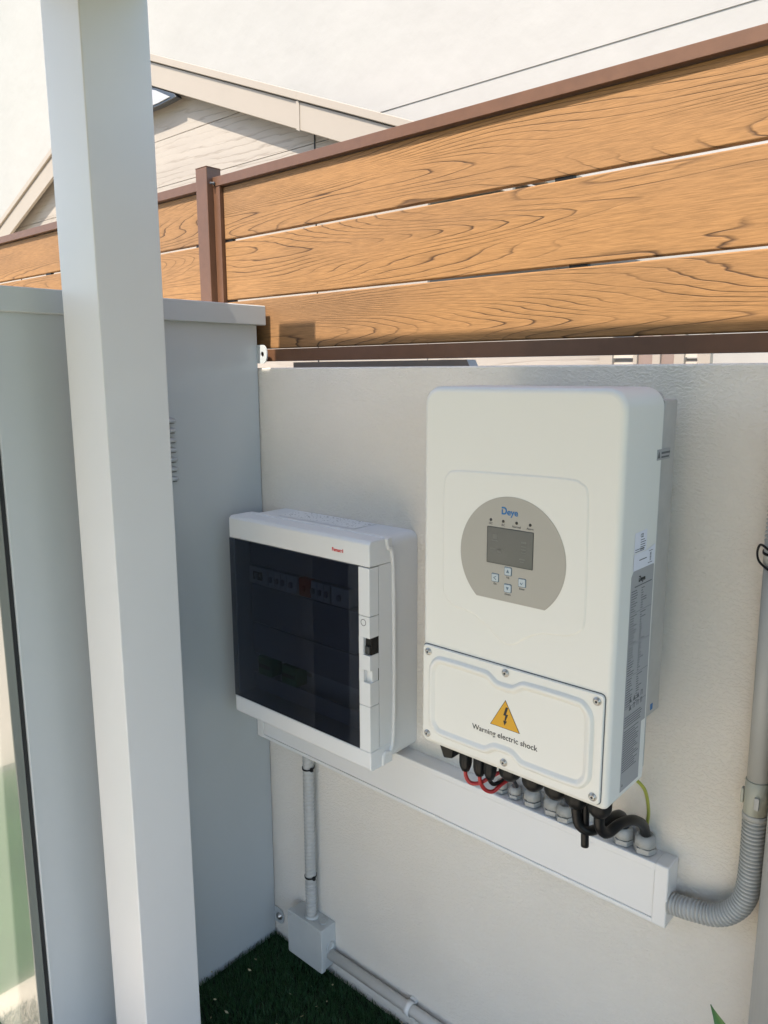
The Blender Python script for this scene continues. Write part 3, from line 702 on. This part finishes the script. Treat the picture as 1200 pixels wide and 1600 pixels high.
logo(dp, 'logo', .0112, 'blue', 'blue', (1, 0, 0), (.1475, FY-.0001, -.2150), 1.0)
# side labels (on the +x face)
SX = .3300
lab = [(-.195, -.604), (-.134, -.604), (-.134, -.5155), (-.1215, -.5155), (-.1215, -.2815), (-.1235, -.2795), (-.1885, -.2795), (-.195, -.287)]
rl = MB().prism(lab, XF, SX+.0002, SX+.0005).build('rating_label', 'label', v)
logo(rl, 'label_logo', .0085, 'ink', 'ink', (0, 1, 0), (SX+.0006, -.171, -.2975), 1.0)
mb = MB(); xx = SX+.0005; rr = random.Random(5)
def row(y0, y1, z, h_=.0011): mb.box(xx, xx+.00015, y0, y1, z, z+h_)
z = -.3035; row(-.183, -.127, z, .0014); z -= .0052
for blk in (9, 12, 12, 12):
    for i in range(blk):
        row(-.1925, -.1925+rr.uniform(.010, .022), z); row(-.160, -.160+rr.choice((.005, .007, .010, .018)), z); z -= .0036
    row(-.194, -.1225, z+.0008, .0004); z -= .0030
z = -.4690
for i in range(2):
    for k in range(4):
        y = -.176+k*.0125; zz = z-i*.0115
        if (i, k) in ((0, 0), (0, 1), (0, 2), (1, 0)):
            mb.prism([(y-.0042, zz-.004), (y+.0042, zz-.004), (y, zz+.004)], XF, xx, xx+.00015)
        else:
            mb.box(xx, xx+.00015, y-.003, y-.0018, zz-.004, zz+.004); mb.box(xx, xx+.00015, y+.0014, y+.0026, zz-.004, zz+.004); mb.box(xx, xx+.00015, y-.0018, y+.0014, zz+.0028, zz+.004)
z = -.4930
for i in range(5): row(-.1925, -.1925+rr.uniform(.05, .066), z); z -= .0036
z -= .003
for i in range(18):
    row(-.1925, -.1925+rr.uniform(.035, .054), z); z -= .0036
mb.build('label_print', 'inkgrey', rl)
MB().prism([(-.191, -.597), (-.187, -.597), (-.189, -.592)], XF, xx, xx+.00015).build('label_symbol', 'inkgrey', rl)
st = MB().prism([(-.1905, -.2545), (-.152, -.2545), (-.152, -.2250), (-.1905, -.2265)], XF, SX+.0003, SX+.0006).build('serial_sticker', 'paper', v)
text('CE', .0075, 'inkgrey', st, 'ce_mark', right=(0, 1, 0), loc=(SX+.0007, -.1725, -.2345), bold=.0001)
mb = MB()
for i in range(5): mb.box(SX+.0006, SX+.00075, -.172, -.172+rr.uniform(.012, .017), -.2385-i*.0033, -.2374-i*.0033)
for i in range(2): mb.box(SX+.0006, SX+.00075, -.188, -.160, -.2535+i*.003, -.2525+i*.003)
mb.build('sticker_print', 'inkgrey', st)
st2 = MB().prism([(-.1915, -.2790), (-.1225, -.2790), (-.1225, -.2510), (-.1495, -.2555), (-.1915, -.2560)], XF, SX+.0007, SX+.0010).build('serial_sticker', 'paper', v)
mb = MB()
mb.box(SX+.001, SX+.00115, -.174, -.150, -.2668, -.2655); mb.box(SX+.001, SX+.00115, -.143, -.131, -.2585, -.2576); mb.box(SX+.001, SX+.00115, -.145, -.130, -.2755, -.2746)
for i in range(9): mb.box(SX+.001, SX+.00115, -.1395, -.1345, -.2725+i*.0014, -.2725+i*.0014+rr.choice((.0006, .0009)))
mb.build('barcode', 'inkgrey', st2)
cs = MB().box(SX-.003, SX+.0006, -.1325, -.088, -.1325, -.1175).build('caution_sticker', 'label', v)
mb = MB(); mb.prism([(-.1315, -.1298), (-.1225, -.1298), (-.127, -.1202)], XF, SX+.0006, SX+.0008)
mb.box(SX+.0006, SX+.0008, -.1185, -.0895, -.1245, -.1215); mb.box(SX+.0006, SX+.0008, -.1185, -.0925, -.1300, -.1275); mb.build('sticker_print', 'inkgrey', cs)
MB().box(.3276, .3279, -.0965, -.0880, -.5130, -.5035).build('blue_mark', 'blue', v)
# underside connectors
mb = MB(); mb.prism([(.006, BB+.0005), (.044, BB+.0005), (.040, -.650), (.022, -.654), (.016, -.640)], YF, -.205, -.165); mb.build('dc_switch', 'black', v, bevel=.003)
def nut(x, y, zt0, zb0, r_, nm, n_=20, lob=.06, cnt=8):
    L = []
    H = zt0-zb0
    for hh, rr_, lb in ((0, .8, 0), (.12, .8, 0), (.14, 1, lob), (.72, 1, lob), (.86, .9, lob*.5), (1, .62, 0)):
        L.append([(x+r_*(rr_+lb*math.cos(R(k*9)*cnt))*math.cos(R(9*k)), y+r_*(rr_+lb*math.cos(R(k*9)*cnt))*math.sin(R(9*k)), zt0-H*hh) for k in range(40)])
    mb = MB(); mb.loops(L, True, True, True); return mb.build(nm, 'black', v)
for x, y in ((.0565, -.188), (.0835, -.186), (.103, -.184)): nut(x, y, BB, -.6705, .0105, 'dc_connector')
for x, zb in ((.1340, -.664), (.1775, -.665), (.2175, -.664), (.2525, -.6655), (.2905, -.6655)): nut(x, -.172, BB, zb, .0185, 'cable_gland', lob=.03)
for x, y in ((.055, -.14), (.085, -.14)): nut(x, y, BB, -.66, .0105, 'dc_connector')

# ---- cables
def cable(pts, r_, m, nm, label, cat='cable', group=None, n=10):
    P = spline([tuple(p) for p in pts], 7, False); mb = MB(); mb.tube(P, r_, n)
    return tag(mb.build(nm, m), label, cat, group)
cable([(.2525, -.172, -.6665), (.2535, -.171, -.682), (.2575, -.169, -.697), (.2685, -.160, -.7065), (.2760, -.138, -.7085), (.2800, -.110, -.7060), (.2790, -.080, -.712), (.2730, -.045, -.735), (.2655, -.0205, -.768)], .0078, 'cable', 'power_cable', 'thick black cable looping left into the second gland from the trunking end', group='black cables between the inverter and the trunking')
cable([(.2905, -.172, -.6665), (.2915, -.170, -.686), (.2965, -.155, -.701), (.3023, -.122, -.6985), (.3075, -.085, -.7075), (.3075, -.045, -.735), (.3030, -.0205, -.768)], .0082, 'cable', 'power_cable', 'thick black cable arching into the gland nearest the trunking end', group='black cables between the inverter and the trunking')
cable([(.262, -.160, -.618), (.2622, -.160, -.68), (.2640, -.160, -.7345)], .0062, 'cable', 'cable_stub', 'short black cable end hanging free below the inverter')
cable([(.1775, -.150, -.650), (.1800, -.12, -.680), (.1720, -.08, -.712), (.150, -.045, -.740), (.1315, -.0205, -.768)], .0055, 'cable', 'power_cable', 'black cable dipping behind the middle glands of the inverter', group='black cables between the inverter and the trunking')
cable([(.0565, -.188, -.668), (.0573, -.188, -.681), (.0640, -.184, -.6925), (.0790, -.178, -.6900), (.0945, -.170, -.677), (.1065, -.158, -.6690), (.100, -.12, -.690), (.0520, -.0205, -.770)], .0034, 'red', 'red_wire', 'red wire looping from the leftmost round connector', 'wire', group='thin wires looping below the inverter')
cable([(.0835, -.186, -.668), (.0840, -.184, -.684), (.0890, -.176, -.6995), (.0975, -.166, -.7035), (.1040, -.150, -.6950), (.098, -.11, -.702), (.0215, -.0205, -.772)], .0034, 'red', 'red_wire', 'red wire sagging lowest between the connectors and the trunking', 'wire', group='thin wires looping below the inverter')
cable([(.103, -.184, -.668), (.0950, -.174, -.680), (.0965, -.164, -.6915), (.1010, -.148, -.692), (.095, -.11, -.700), (.056, -.022, -.772)], .0034, 'cable', 'black_wire', 'thin black wire crossing behind the red wire loops', 'wire', group='thin wires looping below the inverter')
cable([(.300, -.110, -.617), (.3150, -.088, -.640), (.3190, -.070, -.664), (.3130, -.040, -.712), (.3000, -.012, -.760), (.294, -.010, -.796)], .0028, 'earth', 'earth_wire', 'yellow and green earth wire behind the right end of the inverter', 'wire')

# ================================================================ CONDUITS
def corr(pts, r_, pitch, depth=.0016, n=20):
    S = seglen(pts, pitch/8)
    mb = MB(); mb.tube(S, lambda i, a: r_-depth*(.5-.5*math.cos(2*math.pi*a/pitch))**1.6, n); return mb
# left vertical
k = thing('flexible_conduit', 'grey ribbed conduit dropping from the trunking to the small grey box', 'conduit', (-.515, -.03, -1.33))
corr([(-.5145, -.0265, -.9005), (-.5145, -.0265, -1.236)], .0139, .0096, .0011).build('tube', 'conduit', k)
corr([(-.5145, -.0265, -1.2365), (-.5145, -.0265, -1.328)], .0142, .0085, .0030).build('ribbed_tube', 'conduit', k)
def tie(x, y, z, r_, parent, m='black', hs=.004, ang=20, name='cable_tie'):
    mb = MB(); P = [(x+(r_)*math.cos(R(a)), y+r_*math.sin(R(a)), z+.002*math.sin(R(a*1))) for a in range(0, 361, 15)]
    L = []
    for i, pnt in enumerate(P):
        cx_, cy_ = pnt[0]-x, pnt[1]-y; q = math.hypot(cx_, cy_); ux, uy = cx_/q, cy_/q
        L.append([(pnt[0], pnt[1], pnt[2]-.0018), (pnt[0]+ux*.0013, pnt[1]+uy*.0013, pnt[2]-.0018), (pnt[0]+ux*.0013, pnt[1]+uy*.0013, pnt[2]+.0018), (pnt[0], pnt[1], pnt[2]+.0018)])
    mb.loops(L, False, False, True)
    a = R(ang); hx, hy = x+(r_+.003)*math.cos(a), y+(r_+.003)*math.sin(a)
    mb.box(hx-.003, hx+.003, hy-.003, hy+.003, z-hs, z+hs)
    return mb.build(name, m, parent)
tie(-.5145, -.0265, -.936, .0140, k, ang=-15); tie(-.5145, -.0265, -1.2215, .0140, k, ang=-15)
# junction box
j = thing('junction_box', 'small square grey junction box low on the wall above the turf', 'junction box', (-.515, 0, -1.39))
JX0, JX1, JZ0, JZ1 = -.578, -.455, -1.4500, -1.3330
mb = MB(); mb.prism(rrect(JX0+.002, JX1-.002, JZ0+.002, JZ1-.002, .004, 3), YF, -.0004, -.0375); mb.build('base', 'jbox', j, bevel=.0015)
mb = MB(); shell(mb, rrect(JX0, JX1, JZ0, JZ1, .004, 4), YF, -.0380, -.0505, .002, 3); jl = mb.build('lid', 'jbox', j, wn=True)
for x, z in ((JX0+.009, JZ0+.009), (JX1-.009, JZ0+.009), (JX1-.009, JZ1-.009), (JX0+.009, JZ1-.009)):
    mb = MB(); mb.lathe((x, -.0504, z), [(.0042, 0), (.0038, -.0008), (.0036, -.0002), (.0020, .0)], 14, 'y'); mb.build('screw', 'conduit', jl)
for zz in (-1.392,):
    mb = MB(); mb.lathe((JX1-.0019, -.0195, zz), [(.0135, 0), (.0135, .0012), (.0100, .0018), (.0095, .0006), (.004, .0006)], 20, 'x'); mb.build('knockout', 'jbox', j)
mb = MB(); mb.lathe((-.4800, -.0195, JZ1-.0018), [(.0120, 0), (.0120, .0012), (.009, .0018), (.0085, .0006)], 20); mb.build('knockout', 'jbox', j)
mb = MB(); mb.lathe((-.5145, -.0250, JZ1-.0018), [(.0175, 0), (.0175, .002), (.0150, .0055), (.0140, .006)], 20); mb.build('entry_grommet', 'jbox', j)
# rigid conduit along the foot of the wall
k = thing('rigid_conduit', 'straight grey plastic pipe running low along the wall from the junction box', 'conduit', (-.1, -.02, -1.41))
mb = MB(); mb.tube([(JX1-.001, -.0200, -1.4120), (.3, -.0200, -1.4060), (2.4, -.02, -1.40)], .0122, 18); mb.build('pipe', 'conduit_light', k)
for X in (-.205, .5):
    zc = -1.4102 if X < 0 else -1.4055
    mb = MB(); L = []
    for xx_ in (X-.008, X+.008):
        L.append([(xx_, -.0200+.0135*math.cos(R(a)), zc+.0135*math.sin(R(a))) for a in range(50, 311, 20)])
    L2 = []
    for xx_ in (X+.008, X-.008):
        L2.append([(xx_, -.0200+.0155*math.cos(R(a)), zc+.0155*math.sin(R(a))) for a in range(50, 311, 20)])
    mb.loops(L+L2+[L[0]], False, False, True, closed=False)
    mb.box(X-.008, X+.008, -.0075, -.0003, zc+.006, zc+.014); mb.build('clip', 'conduit_light', k, recalc=True)

# right: corrugated bend, coupling, pipe, upper ribbed piece
k = thing('wall_conduit', 'grey pipe that drops down the right of the wall and bends into the trunking', 'conduit', (.467, -.03, -.7))
Pc = [(.3530, -.0265, -.8640), (.3700, -.0275, -.8610), (.3900, -.03, -.8560), (.4171, -.03, -.8500), (.4395, -.03, -.8370), (.4575, -.03, -.8140), (.4665, -.03, -.7879), (.4690, -.03, -.7585), (.4695, -.03, -.7144), (.4685, -.03, -.66)]
corr(spline(Pc, 12, False), .0176, .0062, .0034, 28).build('ribbed_bend', 'conduit', k)
mb = MB(); mb.tube([(.4684, -.03, -.662), (.4684, -.03, -.656), (.4684, -.03, -.6545)], lambda i, a: (.0178, .0178, .0165)[i], 24); mb.build('collar', 'conduit', k)
cp = MB().tube([(.4684, -.03, -.6544), (.4682, -.03, -.6540), (.4678, -.03, -.6030), (.4678, -.03, -.6022)], lambda i, a: (.0155, .0166, .0164, .0155)[i], 24).build('coupling', 'coupling', k)
MB().box(.4475, .4515, -.036, -.026, -.643, -.620).build('latch_tab', 'coupling', cp, bevel=.001)
MB().box(.4700, .4770, -.0495, -.0455, -.641, -.622).build('latch_tab', 'conduit', cp, bevel=.001)
mb = MB(); mb.tube([(.4678, -.03, -.6021), (.4668, -.03, -.45), (.4655, -.03, -.2785)], .0148, 24); mb.build('pipe', 'conduit', k)
mb = MB(); mb.tube([(.4655, -.03, -.2784), (.4655, -.03, -.2440)], .0158, 24); mb.build('collar', 'conduit', k)
corr([(.4655, -.03, -.2439), (.4685, -.03, -.10), (.474, -.03, .05)], .0167, .0060, .0028, 24).build('ribbed_tube', 'conduit', k)
t_ = tie(.4655, -.03, -.2600, .0162, k, ang=-60)
mb = MB(); mb.tube(spline([(.4600, -.0480, -.2540), (.4480, -.043, -.2490), (.4425, -.036, -.2620), (.4480, -.042, -.2740), (.4640, -.0495, -.2830)], 6, False), .0017, 6); mb.build('tie_tail', 'black', k)

# downpipe at the right edge
k = thing('downpipe', 'smooth grey downpipe standing on the wall at the right edge', 'downpipe', (.535, -.05, GZ))
mb = MB(); mb.tube([(.536, -.048, GZ+.003), (.536, -.048, .0), (.536, -.048, .20)], .0455, 32); mb.build('pipe', 'conduit', k)
mb = MB(); mb.tube([(.536, -.048, -.300), (.536, -.048, -.275)], .0475, 32); mb.box(.51, .562, -.0018, -.0003, -.306, -.27); mb.build('bracket', 'conduit', k)

# plant at the bottom right
k = thing('leafy_plant', 'green plant with one pointed leaf tip showing at the lower right', 'plant', (.60, -.34, GZ))
def leafm(base, tip, w_, curl):
    B, T = Vector(base), Vector(tip); ax = (T-B); L_ = ax.length; ax.normalize()
    sd = ax.cross(Vector((.25, -1, .1))).normalized(); nrm = sd.cross(ax)
    L = []
    for i in range(11):
        t_ = i/10; wv = w_*math.sin(math.pi*min(1, (t_*.92+.08)))**.8*(1-t_**3*.6) if i < 10 else .0003
        c_ = B+ax*L_*t_+nrm*curl*math.sin(math.pi*t_)
        L.append([c_-sd*wv, c_-sd*wv*.5-nrm*.002, c_-nrm*.004*min(1, wv/.01), c_+sd*wv*.5-nrm*.002, c_+sd*wv])
    mb = MB(); mb.loops(L, False, False, True, closed=False); return mb
stem = MB().tube(spline([(.60, -.34, GZ+.0), (.605, -.34, -1.2), (.59, -.335, -.98), (.585, -.33, -.83)], 5, False), lambda i, a: max(.003, .008-.004*a), 8).build('stem', 'leaf', k)
for bs, tp, wv, cu_ in (((.585, -.33, -.845), (.5055, -.30, -.7715), .017, .006), ((.60, -.338, -.90), (.70, -.33, -.84), .018, .01), ((.595, -.336, -.93), (.60, -.42, -.87), .016, .008), ((.60, -.338, -1.0), (.70, -.40, -1.0), .018, .01), ((.60, -.338, -1.05), (.62, -.45, -1.08), .017, .01), ((.603, -.34, -1.15), (.70, -.30, -1.18), .018, .01)):
    leafm(bs, tp, wv, cu_).build('leaf', 'leaf', k, recalc=False)
mb = MB(); mb.lathe((.60, -.34, GZ+.0002), [(.05, 0), (.03, .01), (.008, .014)], 14); mb.build('root_collar', 'bark', k)

for o in bpy.data.objects:
    if '_o' in o: del o['_o']
